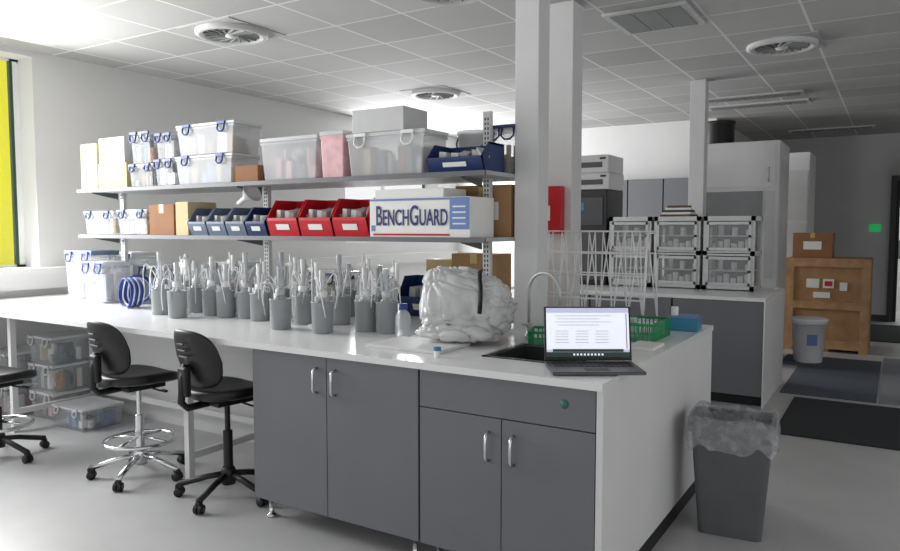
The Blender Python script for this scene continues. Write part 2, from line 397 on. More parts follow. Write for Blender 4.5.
clearbox(-2.73,-2.18,ZU,2.04,lab="large frosted storage box with clear lid",clip='wht',body='clear2')
carton(-2.68,-2.32,2.04,2.17,d=0.24,m='equip',lab="pale grey carton on top of the storage box",tape=None)
def stackbin(x0,x1,z,h,m,lab,y0=3.245,d=0.26,grp=None):
    w=x1-x0
    e=E("parts_bin",lab,"storage bin",(x0,y0,z),0,grp)
    b=B(); t=0.006
    b.b2(0.01,w-0.01,0.03,d,0,t); b.b2(0.0,w,d-t,d,0,h)
    pr=[(0.03,0),(d,0),(d,h),(0.08,h),(0.0,h*0.5),(0.0,h*0.42)]
    b.prism(pr,0,t); b.prism(pr,w-t,w)
    b.prism([(0.03,0),(0.0,h*0.42),(0.0,h*0.5),(0.008,h*0.5),(0.038,0.004)],0,w)
    b.b2(0,0.008,0.08,d,h-0.012,h); b.b2(w-0.008,w,0.08,d,h-0.012,h)
    b.out("bin_body",m,e)
    B().box((w/2,0.010,h*0.25),(w*0.42,0.003,h*0.16),rot=(R(20),0,0)).out("label_card",'paper',e)
    b=B()
    for k in range(5): b.box((w*0.2+k*w*0.15,0.12+0.02*(k%2),h*0.45),(w*0.12,0.14,h*0.55),k%2,rot=(0.1*k,0.1,0.2*k))
    b.out("bin_contents",['equip','wht'],e)
    return e
stackbin(-2.16,-1.82,ZU,0.155,'navy',"long navy blue parts bin",d=0.25)
def tub(x,y,z,lab):
    e=E("tub",lab,"tub",(x,y,z))
    b=B(); b.lathe([(0,0),(0.09,0),(0.11,0.24),(0.117,0.24),(0.117,0.26),(0.10,0.26),(0.085,0.02),(0,0.02)],seg=28); b.out("tub_body",'clear2',e)
    b=B(); b.tube([(0.118*math.cos(t),0.118*math.sin(t),0.24-0.10*math.sin(-t)) for t in [-math.pi*i/12 for i in range(13)]],0.005); b.out("handle",'navy',e)
tub(-2.09,3.67,ZU,"white plastic tub with blue handle on the shelf")
clearbox(-1.95,-1.80,ZU,2.07,y0=3.56,d=0.22,lab="clear box with blue clip behind the tub",clip='navy')
# lower shelf
clearbox(-5.36,-4.98,ZL,1.63,lab="low clear storage box with blue clips"); clearbox(-4.94,-4.58,ZL,1.635,lab="low clear storage box with blue clips")
carton(-4.55,-4.28,ZL,1.665,m='brown',lab="brown cardboard carton on the lower shelf"); carton(-4.26,-4.13,ZL,1.68,m='cream',lab="cream carton on the lower shelf",tape=None)
for i in range(4):
    x=-4.12+i*0.186
    stackbin(x,x+0.180,ZL,0.185,'slate' if i<3 else 'navy',"slate blue open-fronted parts bin" if i<3 else "navy open-fronted parts bin",grp="blue parts bins")
for i in range(3):
    x=-3.365+i*0.268
    stackbin(x,x+0.258,ZL,0.225,'red',"bright red open-fronted parts bin",grp="red parts bins")
e=E("plastic_funnel","white plastic funnel resting across the parts bins","funnel",(-3.72,3.34,ZL+0.15),0.5)
b=B(); b.lathe([(0.012,0),(0.014,0.07),(0.07,0.15),(0.074,0.15),(0.018,0.07),(0.016,0)],(0,0,0.06),axis=(0.6,-0.3,0.4)); b.out("funnel_cone",'wht',e)
e=E("bench_paper_box","white and blue printed box of bench paper","box",(-2.55,3.25,ZL))
w=0.66;h=0.215
B().b2(0,w,0,0.26,0,h,bev=0.003).out("carton_body",'paper',e)
B().b2(0.004,w-0.004,-0.002,0,h*0.93,h*0.985).b2(w*0.81,w-0.004,-0.002,0,h*0.2,h*0.93).b2(0.012,w*0.06,-0.002,0,h*0.15,h*0.30).out("printed_band",'lblue',e)
B().b2(w*0.04,w*0.81,-0.002,0,h*0.04,h*0.09).out("red_trim",'red',e)
text("BenchGuard",0.155,(w*0.43,-0.003,h*0.52),FR,'dblue',e,sx=0.55,bold=0.0015,label="dark blue printed lettering",caps=True)
b=B(); 
for k in range(4): b.b2(w*0.84,w*0.96,-0.004,-0.002,h*(0.32+0.14*k),h*(0.32+0.14*k)+0.008)
b.out("printed_lines",'paper',e)
carton(-2.52,-2.06,ZL+h,ZL+h+0.05,d=0.24,m='paper',lab="flat white carton on the printed box",tape=None)
carton(-2.5,-2.2,ZL,ZL+0.27,y0=3.56,d=0.22,m='cream',lab="cream carton behind the upright"); carton(-2.17,-1.81,ZL,ZL+0.29,y0=3.56,d=0.22,m='card',lab="brown carton behind the upright",sticker=(0.2,0.5,0.06,0.1))
carton(-2.78,-2.55,ZL,ZL+0.2,y0=3.56,d=0.22,m='card',lab="small brown carton on the far side")
# ---------------------------------------------------------------- on bench
clearbox(-5.80,-5.42,T,T+0.40,y0=3.35,lab="tall clear storage box with blue lid",lid='slate'); clearbox(-5.38,-5.12,T,T+0.32,y0=3.25,lab="clear storage box with blue clips")
clearbox(-5.18,-4.90,T,T+0.28,y0=3.6,lab="clear storage box on the bench",clip='navy'); clearbox(-5.6,-5.3,T,T+0.38,y0=3.62,lab="tall clear box at the far side of bench",clip='navy')
for i,(x,y) in enumerate([(-4.72,3.22),(-4.62,3.44),(-4.94,3.42)]):
    b=B()
    for k in range(9): 
        yy=(k-4)*0.012; rad=0.105-0.004*(k%3)
        b.tube([( rad*math.cos(t),yy+0.004*math.sin(3*t),0.112+rad*math.sin(t)) for t in [2*math.pi*j/24 for j in range(24)]],0.0065,closed=True,m=(1 if k%3==2 else 0))
    b.box((0,0,0.003),(0.06,0.10,0.006),1)
    b.out("tubing_coil",['bluec','wht'] if i!=1 else ['lblue','wht'],loc=(x,y,T),rz=0.5*i-0.2,label="upright coil of blue tubing on the bench",cat="tubing",group="coils of blue tubing")
def vessel(seed):
    rnd=random.Random(seed)
    e=E("reactor_vessel","grey beaker holding a capped glass bottle with thin tubes","lab vessel",(-4.36,3.2,T),0,"grey beakers with tubed bottles")
    b=B(); b.lathe([(0,0),(0.056,0),(0.058,0.004),(0.061,0.168),(0.064,0.170),(0.064,0.175),(0.058,0.175),(0.053,0.01),(0,0.01)],seg=28); b.out("beaker",'cup',e)
    b=B(); b.lathe([(0,0.012),(0.042,0.012),(0.044,0.02),(0.044,0.168),(0.024,0.198),(0.021,0.21),(0,0.21)],seg=20); b.out("bottle",'glass',e)
    b=B(); b.lathe([(0.026,0.197),(0.028,0.2),(0.028,0.228),(0.012,0.238),(0,0.238)],seg=16); b.out("cap",'wht' if seed%2 else 'equip',e)
    H=rnd.uniform(0.33,0.42); lx,ly=rnd.uniform(-.008,.008),rnd.uniform(-.008,.008)
    b=B(); b.cyl((0,0,0.238),(lx,ly,H),0.013,0.012); b.cyl((lx*.6,ly*.6,0.285),(lx*.7,ly*.7,0.30),0.019); b.cyl((lx,ly,H-0.06),(lx,ly,H+0.005),0.017); b.out("stirrer_shaft",'steelp' if seed%2 else 'tubec',e,label="upright grey stirrer cylinder")
    for k in range(2):
        a=k*2.9+rnd.uniform(-0.5,0.5); b=B(); c,s_=math.cos(a),math.sin(a); q=rnd.uniform(0.022,0.034); hh=rnd.uniform(0.27,0.36)
        b.cyl((0.024*c,0.024*s_,0.205),(q*c,q*s_,hh),0.0065); b.out("glass_rod",'tubec',e)
    for k in range(4):
        a=rnd.uniform(0,6.28); hh=rnd.uniform(0.25,0.36); bd=rnd.uniform(0.03,0.08); dr=rnd.uniform(0.08,0.24); w2=rnd.uniform(-1.6,1.6)
        b=B(); pts=[]
        for i in range(13):
            t=i/12; rad=0.014+(bd+0.02)*math.sin(t*2.0); zz=0.23+(hh-0.23)*math.sin(min(1,t*1.6)*math.pi/2)-dr*max(0,t-0.4)**1.5*2.2
            aa=a+w2*t; pts.append((rad*math.cos(aa),rad*math.sin(aa),max(0.05,zz)))
        b.tube(pts,0.003,seg=6); b.out("tube",'tubec' if k%3==2 else 'wht',e)
    a=rnd.uniform(0,6.28); b=B(); x,y=0.047*math.cos(a),0.047*math.sin(a)
    b.box((x,y,0.18),(0.018,0.010,0.045),rot=(0,0,a),bev=0.002); b.out("clip",'wht',e)
    return e
vs=[vessel(s) for s in (1,2,3,4,5)]
for v_,p in zip(vs,[(-4.36,3.2),(-4.20,3.08),(-3.95,3.02),(-4.10,3.29),(-3.86,3.22)]): v_.location=(p[0],p[1],T)
pos=[(-3.70,3.20),(-3.55,3.24),(-3.39,3.2),(-3.00,2.99),(-3.04,3.22),(-2.69,3.00),(-2.84,3.33),(-2.53,3.18),(-2.38,3.18),
 (-3.93,3.46),(-3.74,3.40),(-3.44,3.45),(-3.22,3.42),(-2.64,3.46),(-4.38,3.44),(-3.06,3.66)]
for i,(x,y) in enumerate(pos): dup(vs[i%5],(x,y,T),random.uniform(0,6.28))
def stand(x,y,h):
    e=E("clamp_stand","thin steel clamp stand with white clips","clamp stand",(x,y,T),random.uniform(-0.5,0.5),"clamp stands on the bench")
    B().box((0,0,0.007),(0.04,0.04,0.014),bev=0.003).out("foot_plate",'wht',e)
    B().cyl((0,0,0.014),(0,0,h),0.006).out("rod",'steelp',e)
    b=B(); b.cyl((-0.03,0,h*0.85),(0.03,0,h*0.85),0.005); b.box((0,0,h*0.85),(0.024,0.024,0.026)); b.cyl((0.03,0,h*0.7),(0.03,0,h*0.95),0.012); b.out("clamp",'wht',e)
for x,y,h in [(-4.31,3.33,0.38),(-3.78,3.31,0.42),(-3.20,3.28,0.42),(-2.90,3.15,0.40),(-2.64,3.30,0.43),(-3.55,3.37,0.38),(-2.45,3.34,0.40),(-4.03,3.14,0.39)]: stand(x,y,h)
e=E("reagent_bottle","clear glass reagent bottle with blue screw cap","bottle",(-2.235,3.13,T))
b=B(); b.lathe([(0,0),(0.04,0),(0.043,0.006),(0.043,0.10),(0.035,0.125),(0.02,0.14),(0.02,0.155),(0,0.155)],seg=24); b.out("bottle_glass",'glass',e)
b=B(); b.lathe([(0.024,0.145),(0.025,0.146),(0.025,0.175),(0,0.177)],seg=20); b.out("cap",'bluec',e)
stackbin(-2.80,-2.40,T,0.26,'navy',"navy parts bin on the far bench",y0=3.86,d=0.22)
carton(-2.38,-2.06,T,T+0.42,y0=3.86,d=0.2,m='card',lab="brown carton standing on the far bench",sticker=(0,0.6,0.1,0.08))
carton(-2.80,-2.4,T,T+0.36,y0=4.2,d=0.2,m='cream',lab="cream carton at the far bench edge")
for i,(x,y) in enumerate([(-3.0,4.1),(-3.15,4.2),(-3.35,4.05),(-3.9,4.1),(-4.3,4.15)]):
    e=E("plastic_bottle","white plastic bottle on the far side of bench","bottle",(x,y,T),0,"plastic bottles on the far bench")
    b=B(); b.lathe([(0,0),(0.045,0),(0.05,0.01),(0.05,0.16),(0.02,0.2),(0.02,0.22),(0,0.22)],seg=20); b.out("bottle_body",'clear2',e)
    b=B(); b.lathe([(0.023,0.21),(0.024,0.211),(0.024,0.24),(0,0.242)],seg=16); b.out("cap",'bluec',e)
for i,(x0,x1,h) in enumerate([(-4.9,-4.5,0.3),(-3.8,-3.5,0.25)]):
    clearbox(x0,x1,T,T+h,y0=4.05,d=0.3,lab="clear storage box on the far bench side",clip='navy')
# bag : one rounded bundle in film with pulled creases
def crease(p,off,a1):
    q=Vector(p)+off
    u=noise.noise(Vector((q.x*8+q.z*5,q.y*8-q.z*4,q.z*2.6)))
    v=noise.noise(Vector((q.x*4-q.z*13,q.y*7+q.z*11,q.x*5)))
    w_=noise.noise(Vector((q.x*17+q.z*6,q.y*15,q.z*8-q.x*7)))
    return -a1*(1-min(1,abs(u)*6))-a1*0.9*(1-min(1,abs(v)*6))-a1*0.6*(1-min(1,abs(w_)*5))+0.035*noise.noise(q*5)
def boxf(off,a,shear=0.0,top=0.0,zmin=-9):
    def f(p):
        L=p.length; n=p/L if L>1e-6 else Vector((0,0,1))
        k=crease(p,off,a); t=p.z
        v=p+n*k
        return Vector((v.x*(1-top*max(0,t)),v.y*(1-top*max(0,t)),max(zmin,v.z+shear*p.x*(1 if p.z>0 else 0))))
    return f
B().box((-1.98,2.90,T+0.008),(0.42,0.30,0.016),bev=0.003).out("white_board",'lam',label="white plastic board in front of the polythene bag",cat="board")
e=E("wrapped_instrument","instrument wrapped in a crumpled clear polythene bag","wrapped instrument",(-1.84,3.15,T+0.017),R(20))
B().box((0,0.0,0.12),(0.34,0.20,0.24),bev=0.02).box((0.02,0.0,0.28),(0.24,0.15,0.08),bev=0.02).out("instrument_body",'inner',e)
b=B(); b.sup((0.0,0.0,0.178),(0.235,0.165,0.178),0.5,0.5,nu=200,nv=110,fn=boxf(Vector((1,2,3)),0.017,shear=-0.16,top=0.9,zmin=-0.178)); b.out("bag",'bag',e)
b=B()
b.sup((-0.05,-0.13,0.045),(0.20,0.06,0.045),0.9,0.8,nu=110,nv=40,fn=boxf(Vector((9,4,3)),0.018,zmin=-0.045))
b.sup((-0.12,-0.03,0.30),(0.10,0.11,0.05),0.9,0.9,nu=100,nv=40,fn=boxf(Vector((2,8,3)),0.016))
b.out("bag_fold",'bag',e)
b=B(); b.tube([(0.085,-0.175,0.15),(0.09,-0.175,0.22),(0.088,-0.16,0.27),(0.08,-0.14,0.31),(0.07,-0.08,0.345),(0.065,0.0,0.35)],0.011); b.out("strap",'black',e,label="thin black strap")
# tap
e=E("lab_tap","pale grey swan-neck lab tap behind the sink","tap",(-1.635,3.43,T))
b=B(); b.lathe([(0,0),(0.026,0),(0.026,0.015),(0.015,0.03),(0.015,0.08),(0,0.08)],seg=18); b.out("tap_base",'tapm',e)
pts=[(0,0,0.07),(0,0,0.24)]+[(0.10-0.10*math.cos(t),-0.03*(1-math.cos(t)),0.25+0.10*math.sin(t)) for t in [math.pi*i/12 for i in range(13)]]+[(0.20,-0.06,0.19)]
b=B(); b.tube(pts,0.0085,seg=10); b.out("spout",'tapm',e)
b=B(); b.cyl((0,0,0.06),(0.0,-0.05,0.075),0.006); b.box((0,-0.055,0.077),(0.03,0.015,0.012)); b.out("tap_lever",'tapm',e)
e=E("gas_valve","small white bench valve with a blue knob","valve",(-1.74,2.70,T))
b=B(); b.cyl((0,0,0),(0,0,0.03),0.013); b.out("valve_stem",'wht',e); b=B(); b.cyl((0,0,0.03),(0,0,0.045),0.018); b.out("knob",'teal',e)
# glassware wire rack
e=E("wire_drying_rack","white wire glassware drying rack with zigzag wires","drying rack",(-2.04,4.06,T))
W=0.82
for y,dy in ((0.0,0.08),(0.30,-0.08)):
    b=B()
    for z in [0.02,0.16,0.30,0.43,0.56]: b.tube([(0,y+dy*z/0.56,z),(W,y+dy*z/0.56,z)],0.005,seg=6)
    n=9; pts=[(i*W/(2*n),y+(dy if i%2 else 0),0.56 if i%2 else 0.02) for i in range(2*n+1)]
    for a,c in zip(pts,pts[1:]): b.tube([a,c],0.0042,seg=6)
    b.out("wire_panel",'wht',e)
b=B()
for x in (0,W):
    b.tube([(x,0,0.0),(x,0.08,0.56)],0.006); b.tube([(x,0.30,0.0),(x,0.22,0.56)],0.006)
    for z,i in ((0.03,0),(0.55,1)): b.tube([(x,0+0.08*i,z),(x,0.30-0.08*i,z)],0.005)
b.tube([(0,0,0.03),(W,0,0.03)],0.006)
b.out("rack_frame",'wht',e)
def basket(x,y,w,d,h,m,lab,rz=0):
    e=E("wash_basket",lab,"basket",(x,y,T),rz); b=B(); t=0.005
    b.box((0,0,t/2),(w,d,t)); b.out("basket_base",m,e)
    b=B()
    nx=int(w/0.022); ny=int(d/0.022)
    for s_ in (-1,1):
        for i in range(nx+1): b.box((-w/2+i*w/nx,s_*d/2,h/2),(0.005,0.004,h))
        for i in range(ny+1): b.box((s_*w/2,-d/2+i*d/ny,h/2),(0.004,0.005,h))
        b.box((0,s_*d/2,h*0.5),(w,0.004,0.005)); b.box((s_*w/2,0,h*0.5),(0.004,d,0.005))
    b.out("basket_mesh",m,e)
    b=B(); b.tube([(-w/2,-d/2,h),(w/2,-d/2,h),(w/2,d/2,h),(-w/2,d/2,h)],0.007,closed=True); b.out("basket_rim",m,e)
    return e
basket(-1.24,3.76,0.42,0.34,0.09,'green',"shallow green plastic mesh wash basket")
basket(-1.50,3.36,0.16,0.20,0.06,'green',"small green plastic mesh basket beside the tap",rz=0.3)
for i,(x,y) in enumerate([(-1.37,3.70),(-1.27,3.74),(-1.17,3.70),(-1.32,3.82)]):
    e=E("glass_beaker","small clear glass beaker draining in the green basket","beaker",(x,y,T+0.006),0,"glass beakers in the green basket")
    b=B(); b.lathe([(0,0),(0.03,0),(0.032,0.004),(0.032,0.10),(0.036,0.105),(0.03,0.10),(0.029,0.006),(0,0.006)],seg=18); b.out("beaker_glass",'glass',e)
e=E("pipette_tip_box","teal box with blue lid near the bench end","box",(-1.02,4.20,T),0.1)
B().box((0,0,0.035),(0.17,0.18,0.07),bev=0.004).out("box_body",'teal',e); B().box((0.0,0,0.075),(0.14,0.15,0.012)).out("box_lid",'lblue',e); b=B().cyl((-0.05,-0.02,0.08),(-0.05,-0.02,0.13),0.02); b.out("bottle_top",'wht',e)
B().box((-1.02,3.45,T+0.008),(0.13,0.2,0.016),rot=None,bev=0.002).out("note_pad",'paper',label="white note pad on the worktop edge",cat="note pad")
# laptop
e=E("laptop","open dark grey laptop showing an application window","laptop",(-1.035,2.785,T),R(31.78))
LW,LD=0.37,0.235
B().box((0,0,0.009),(LW,LD,0.014),bev=0.003).out("laptop_base",'lapt',e)
b=B(); 
for r in range(5):
    for c in range(13): b.box((-0.15+c*0.025,0.085-r*0.022,0.0165),(0.021,0.018,0.002))
b.out("keyboard",'key',e); B().box((0,-0.065,0.0163),(0.10,0.06,0.001)).out("touchpad",'key',e)
b=B(); b.box((0,0,0.115),(LW,0.008,0.23),bev=0.003); sl=b.out("screen_lid",'black',e,loc=(0,LD/2-0.004,0.018),rot=(R(-12),0,0))
b=B(); b.box((0,-0.0045,0.120),(0.352,0.001,0.208)); dis=b.out("display",'scr_l',sl)
b=B(); b.box((0,-0.0055,0.125),(0.352,0.001,0.155)); b.out("window_page",'screen',dis)
b=B()
for r in range(4): b.box((-0.02-0.02*(r%2),-0.0062,0.190-r*0.013),(0.24-0.06*(r%2),0.0006,0.0016))
for r in range(5):
    for c in range(3): b.box((-0.11+c*0.085,-0.0062,0.125-r*0.012),(0.055,0.0006,0.0016))
b.box((0.165,-0.0062,0.125),(0.004,0.0006,0.15))
b.out("page_text",'scr_t',dis)
b=B(); b.box((0,-0.0062,0.026),(0.352,0.001,0.02)); b.box((0.0,-0.0062,0.043),(0.30,0.001,0.012)); b.out("taskbar",'scr_g',dis)
b=B()
for k in range(9): b.box((-0.06+k*0.015,-0.0069,0.026),(0.008,0.0006,0.008))
b.out("taskbar_icons",'screen',dis)
# ---------------------------------------------------------------- stools
def stool(x,y,rz,basemat,lab,sh=0.55,ring=True,bk=True,a0=0.0):
    e=E("lab_stool",lab,"lab stool",(x,y,0),rz)
    b=B()
    for i in range(5):
        a=a0+i*2*math.pi/5; c,s_=math.cos(a),math.sin(a)
        b.tube([(0.03*c,0.03*s_,0.125),(0.12*c,0.12*s_,0.11),(0.28*c,0.28*s_,0.068)],0.017,seg=8)
    b.lathe([(0,0.07),(0.038,0.07),(0.04,0.15),(0.03,0.17),(0,0.17)]); b.out("base",basemat,e)
    for i in range(5):
        a=a0+i*2*math.pi/5; c,s_=0.275*math.cos(a),0.275*math.sin(a)
        b=B(); t=(-math.sin(a),math.cos(a))
        b.cyl((c-t[0]*0.022,s_-t[1]*0.022,0.026),(c-t[0]*0.006,s_-t[1]*0.006,0.026),0.026,m=0); b.cyl((c+t[0]*0.006,s_+t[1]*0.006,0.026),(c+t[0]*0.022,s_+t[1]*0.022,0.026),0.026,m=0)
        b.box((c,s_,0.05),(0.03,0.03,0.03),0,rot=(0,0,a),bev=0.004); b.out("castor",'black',e)
    b=B(); b.cyl((0,0,0.16),(0,0,sh*0.62),0.026); b.cyl((0,0,sh*0.6),(0,0,sh-0.04),0.015); b.out("gas_lift",'chrome' if basemat=='chrome' else 'black',e)
    if ring:
        b=B(); zz=0.22; rr=0.2
        b.tube([(rr*math.cos(t),rr*math.sin(t),zz) for t in [2*math.pi*j/28 for j in range(28)]],0.012,closed=True)
        for k in range(4):
            a=k*math.pi/2+0.4; b.tube([(0.02*math.cos(a),0.02*math.sin(a),zz+0.02),(rr*math.cos(a),rr*math.sin(a),zz)],0.009)
        b.out("foot_ring",'chrome',e)
    b=B(); b.sup((0,0,sh-0.005),(0.225,0.21,0.034),0.45,0.75,nu=36,nv=12,fn=lambda p:Vector((p.x,p.y,p.z+0.5*p.x*p.x+0.25*p.y*p.y*(1 if p.y<0 else -1)))); b.out("seat",'vinyl',e)
    B().box((0,0,sh-0.05),(0.2,0.24,0.03),bev=0.006).out("seat_plate",'black',e)
    b=B(); b.tube([(0.10,0.02,sh-0.055),(0.2,0.02,sh-0.06),(0.24,0.02,sh-0.055)],0.006); b.box((0.25,0.02,sh-0.055),(0.05,0.02,0.014),bev=0.004); b.out("lever",'black',e)
    if bk:
        b=B(); b.tube([(0,-0.08,sh-0.05),(0,-0.24,sh-0.055),(0,-0.275,sh-0.02),(0,-0.265,sh+0.10),(0,-0.245,sh+0.18)],0.02); b.box((0,-0.255,sh+0.09),(0.08,0.04,0.16),bev=0.012); b.out("back_bracket",'black',e)
        b=B(); b.sup((0,-0.215,sh+0.205),(0.215,0.022,0.16),0.6,0.8,nu=36,nv=18,fn=lambda p:Vector((p.x*(1-0.9*p.z) if p.z>0 else p.x*(1+1.2*p.z),p.y+1.1*p.x*p.x-0.25*p.z,p.z))); bb=b.out("backrest",'vinyl',e)
        for k in range(3):
            b=B(); b.box((0,-0.262-0.008*k+0.006,sh+0.22+0.035*k),(0.09-0.015*k,0.012,0.010),bev=0.002); b.out("back_slot",'greyd',e)
    return e
stool(-3.86,2.66,R(-6),'chrome',"black lab stool with chrome star base and foot ring",0.605,a0=0.3)
stool(-3.14,2.71,R(-8),'black',"black lab chair with low black star base",0.60,ring=False,a0=0.1)
stool(-4.95,2.38,R(8),'black',"black lab stool with foot ring beside the window end",0.54,ring=True,bk=False)
for i in range(3): clearbox(-5.84,-5.50,0.0+i*0.22,0.215+i*0.22,y0=3.05,d=0.36,lab="clear storage crate stacked under the bench",clip='equip')
for i in range(2): clearbox(-6.26,-5.90,0.0+i*0.26,0.255+i*0.26,y0=2.9,d=0.36,lab="clear storage crate stacked under the bench",clip='equip')
clearbox(-5.40,-5.0,0.0,0.17,y0=2.98,d=0.34,lab="low clear storage crate under the bench",clip='equip')
# ---------------------------------------------------------------- waste bin
e=E("waste_bin","dark grey plastic waste bin with clear liner","waste bin",(-0.655,3.72,0),R(6))
w1,d1,w0,d0,h=0.38,0.30,0.29,0.23,0.57
def rr(w,d,z,r=0.03,n=4):
    pts=[]
    for (cx,cy,a0) in [(w/2-r,d/2-r,0),(-w/2+r,d/2-r,90),(-w/2+r,-d/2+r,180),(w/2-r,-d/2+r,270)]:
        for k in range(n+1):
            a=R(a0+90*k/n); pts.append(Vector((cx+r*math.cos(a),cy+r*math.sin(a),z)))
    return pts
def loft(b,rings,m=0,cap0=True,cap1=False,smooth=False):
    vs=[[b.bm.verts.new(p) for p in r] for r in rings]; fs=[]
    for a,c in zip(vs,vs[1:]):
        n=len(a)
        for i in range(n):
            j=(i+1)%n; fs.append(b.bm.faces.new((a[i],a[j],c[j],c[i])))
    if cap0: fs.append(b.bm.faces.new(vs[0][::-1]))
    if cap1: fs.append(b.bm.faces.new(vs[-1]))
    b._fin(fs,m,smooth)
b=B()
loft(b,[rr(w0,d0,0),rr(w1*0.97,d1*0.97,h-0.06),rr(w1*1.04,d1*1.04,h-0.055),rr(w1*1.04,d1*1.04,h-0.004),rr(w1*1.0,d1*1.0,h),rr(w1*0.96,d1*0.95,h-0.01),rr(w0*0.97,d0*0.96,0.01)],cap1=True)
b.out("bin_body",'bin',e)
b=B()
def peri(w,d,z,n=96,amp=0.0,ph=0.0,za=0.0):
    base=rr(w,d,z,0.04,6); L=[0]
    m=len(base)
    for i in range(m): L.append(L[-1]+(base[(i+1)%m]-base[i]).length)
    out=[]
    for k in range(n):
        s_=L[-1]*k/n; i=max(j for j in range(m) if L[j]<=s_); t=(s_-L[i])/max(1e-6,(L[i+1]-L[i]))
        p=base[i].lerp(base[(i+1)%m],t); q=amp*noise.noise(Vector((p.x*34+ph,p.y*34,ph*3)))
        nrm=Vector((p.x,p.y,0)).normalized()
        out.append(Vector((p.x+nrm.x*q,p.y+nrm.y*q,z+za*noise.noise(Vector((p.x*12,p.y*12,ph))))))
    return out
loft(b,[peri(w1*1.07,d1*1.10,h-0.14,amp=0.014,ph=1,za=0.09),peri(w1*1.085,d1*1.12,h-0.09,amp=0.014,ph=1.4,za=0.03),peri(w1*1.08,d1*1.10,h-0.04,amp=0.010,ph=2.1),peri(w1*1.065,d1*1.08,h+0.005,amp=0.006,ph=2.8,za=0.01),peri(w1*1.0,d1*1.0,h+0.022,amp=0.012,ph=3.3,za=0.03),peri(w1*0.88,d1*0.86,h-0.03,amp=0.03,ph=4,za=0.03),peri(w1*0.8,d1*0.75,h-0.2,amp=0.03,ph=5)],cap0=False,smooth=True)
b.out("bin_liner",'liner',e)
# ---------------------------------------------------------------- island 2
e2y=6.38
B().b2(-3.4,-0.90,e2y,7.60,T-0.03,T).out("worktop",'top',label="white laminate worktop of the second lab bench",cat="worktop")
for k,x in enumerate([-1.66,-2.42,-3.18]):
    e=E("lab_cabinet","dark grey base cabinet of the second bench","cabinet",(x,e2y+0.02,0),0,"second bench base cabinets")
    B().b2(0,0.75,0.02,1.15,0.09,T-0.032).out("body",'greyd',e)
    B().b2(0.003,0.747,0,0.02,0.09,T-0.034,bev=0.002).out("door",'grey',e)
    B().b2(0.02,0.73,0.06,1.1,0,0.09).out("plinth",'black',e)
B().b2(-0.91,-0.90,e2y+0.0,7.58,0.0,T-0.03).out("end_panel",'lam',label="white end panel of the second lab bench",cat="panel")
def dryer(x0,x1,lab):
    w=x1-x0; e=E("desiccator_cabinet",lab,"desiccator cabinet",(x0,7.02,T),0,"steel framed desiccator cabinets"); h=0.69; d=0.42; t=0.035
    b=B()
    for x in (t/2,w-t/2):
        for y in (t/2,d-t/2): b.box((x,y,h/2),(t,t,h))
    for z in (0.022,h/2,h-0.022):
        b.box((w/2,t/2,z),(w,t,0.044)); b.box((w/2,d-t/2,z),(w,t,0.044)); b.box((t/2,d/2,z),(t,d,0.044)); b.box((w-t/2,d/2,z),(t,d,0.044))
    b.box((w/2,d/2,h/2),(w,d,0.008)); b.box((w/2,d/2,0.006),(w,d,0.01)); b.box((w/2,d/2,h-0.004),(w-0.02,d-0.02,0.006))
    b.out("frame",'steelp',e)
    b=B(); b.box((w/2,d-0.014,h/2),(w-0.04,0.004,h-0.03)); b.out("back_plate",'vent',e)
    for x in (0.008,w-0.008):
        b=B(); b.box((x,d/2,h/2),(0.004,d-0.05,h-0.05)); b.out("side_pane",'doorp',e)
    for z in (0.04,h/2+0.02):
        dd=B().box((w/2,-0.004,z+0.14),(w-0.05,0.008,0.265)).out("door",'doorp',e)
        b=B()
        for xx in (0.038,w-0.038): b.box((xx,-0.010,z+0.14),(0.026,0.006,0.265))
        for zz in (0.020,0.260): b.box((w/2,-0.010,z+zz),(w-0.06,0.006,0.026))
        b.out("door_frame",'steelp',dd)
        b=B(); b.cyl((w-0.038,-0.010,z+0.14),(w-0.038,-0.035,z+0.14),0.012); b.out("knob",'black',dd)
        b=B(); b.box((w/2,d/2,z+0.14),(w-0.06,d-0.08,0.008)); b.out("inner_shelf",'wht',e)
        b=B()
        for k in range(6):
            xk=0.07+k*(w-0.14)/5
            b.cyl((xk,0.10,z),(xk,0.10,z+0.07+0.02*(k%3)),0.026)
            if k%2: b.cyl((xk,0.13,z+0.144),(xk,0.13,z+0.20+0.02*((k+1)%3)),0.026)
        b.out("inner_jar",'wht',e)
    return e
dryer(-1.545,-1.095,"steel framed desiccator cabinet with jars inside"); dryer(-2.01,-1.575,"steel framed desiccator cabinet beside the column"); dryer(-2.46,-2.04,"steel framed desiccator cabinet partly hidden by machine")
for i in range(5):
    B().box((0,0,0.011),(0.30-0.02*i,0.2,0.021),0,bev=0.002).out("book",['cardd','paper','greyd','paper','cardd'][i],loc=(-1.82,7.20,T+0.69+0.0215*i),rz=0.12*i-0.2,label="notebook lying on the desiccator cabinet",cat="book",group="books on the desiccator cabinet")
e=E("lab_instrument","tall black lab instrument on the second bench","lab instrument",(-2.71,7.27,T))
B().box((0,0,0.485),(0.44,0.5,0.97),bev=0.01).out("housing",'black',e); B().box((0,-0.255,0.75),(0.36,0.012,0.28),bev=0.003).out("front_panel",'greyd',e)
b=B(); b.box((0,-0.255,0.3),(0.36,0.012,0.5)); b.out("lower_panel",'greyd',e)
b=B(); b.box((-0.08,-0.264,0.8),(0.12,0.004,0.08)); b.out("instrument_display",'teal',e)
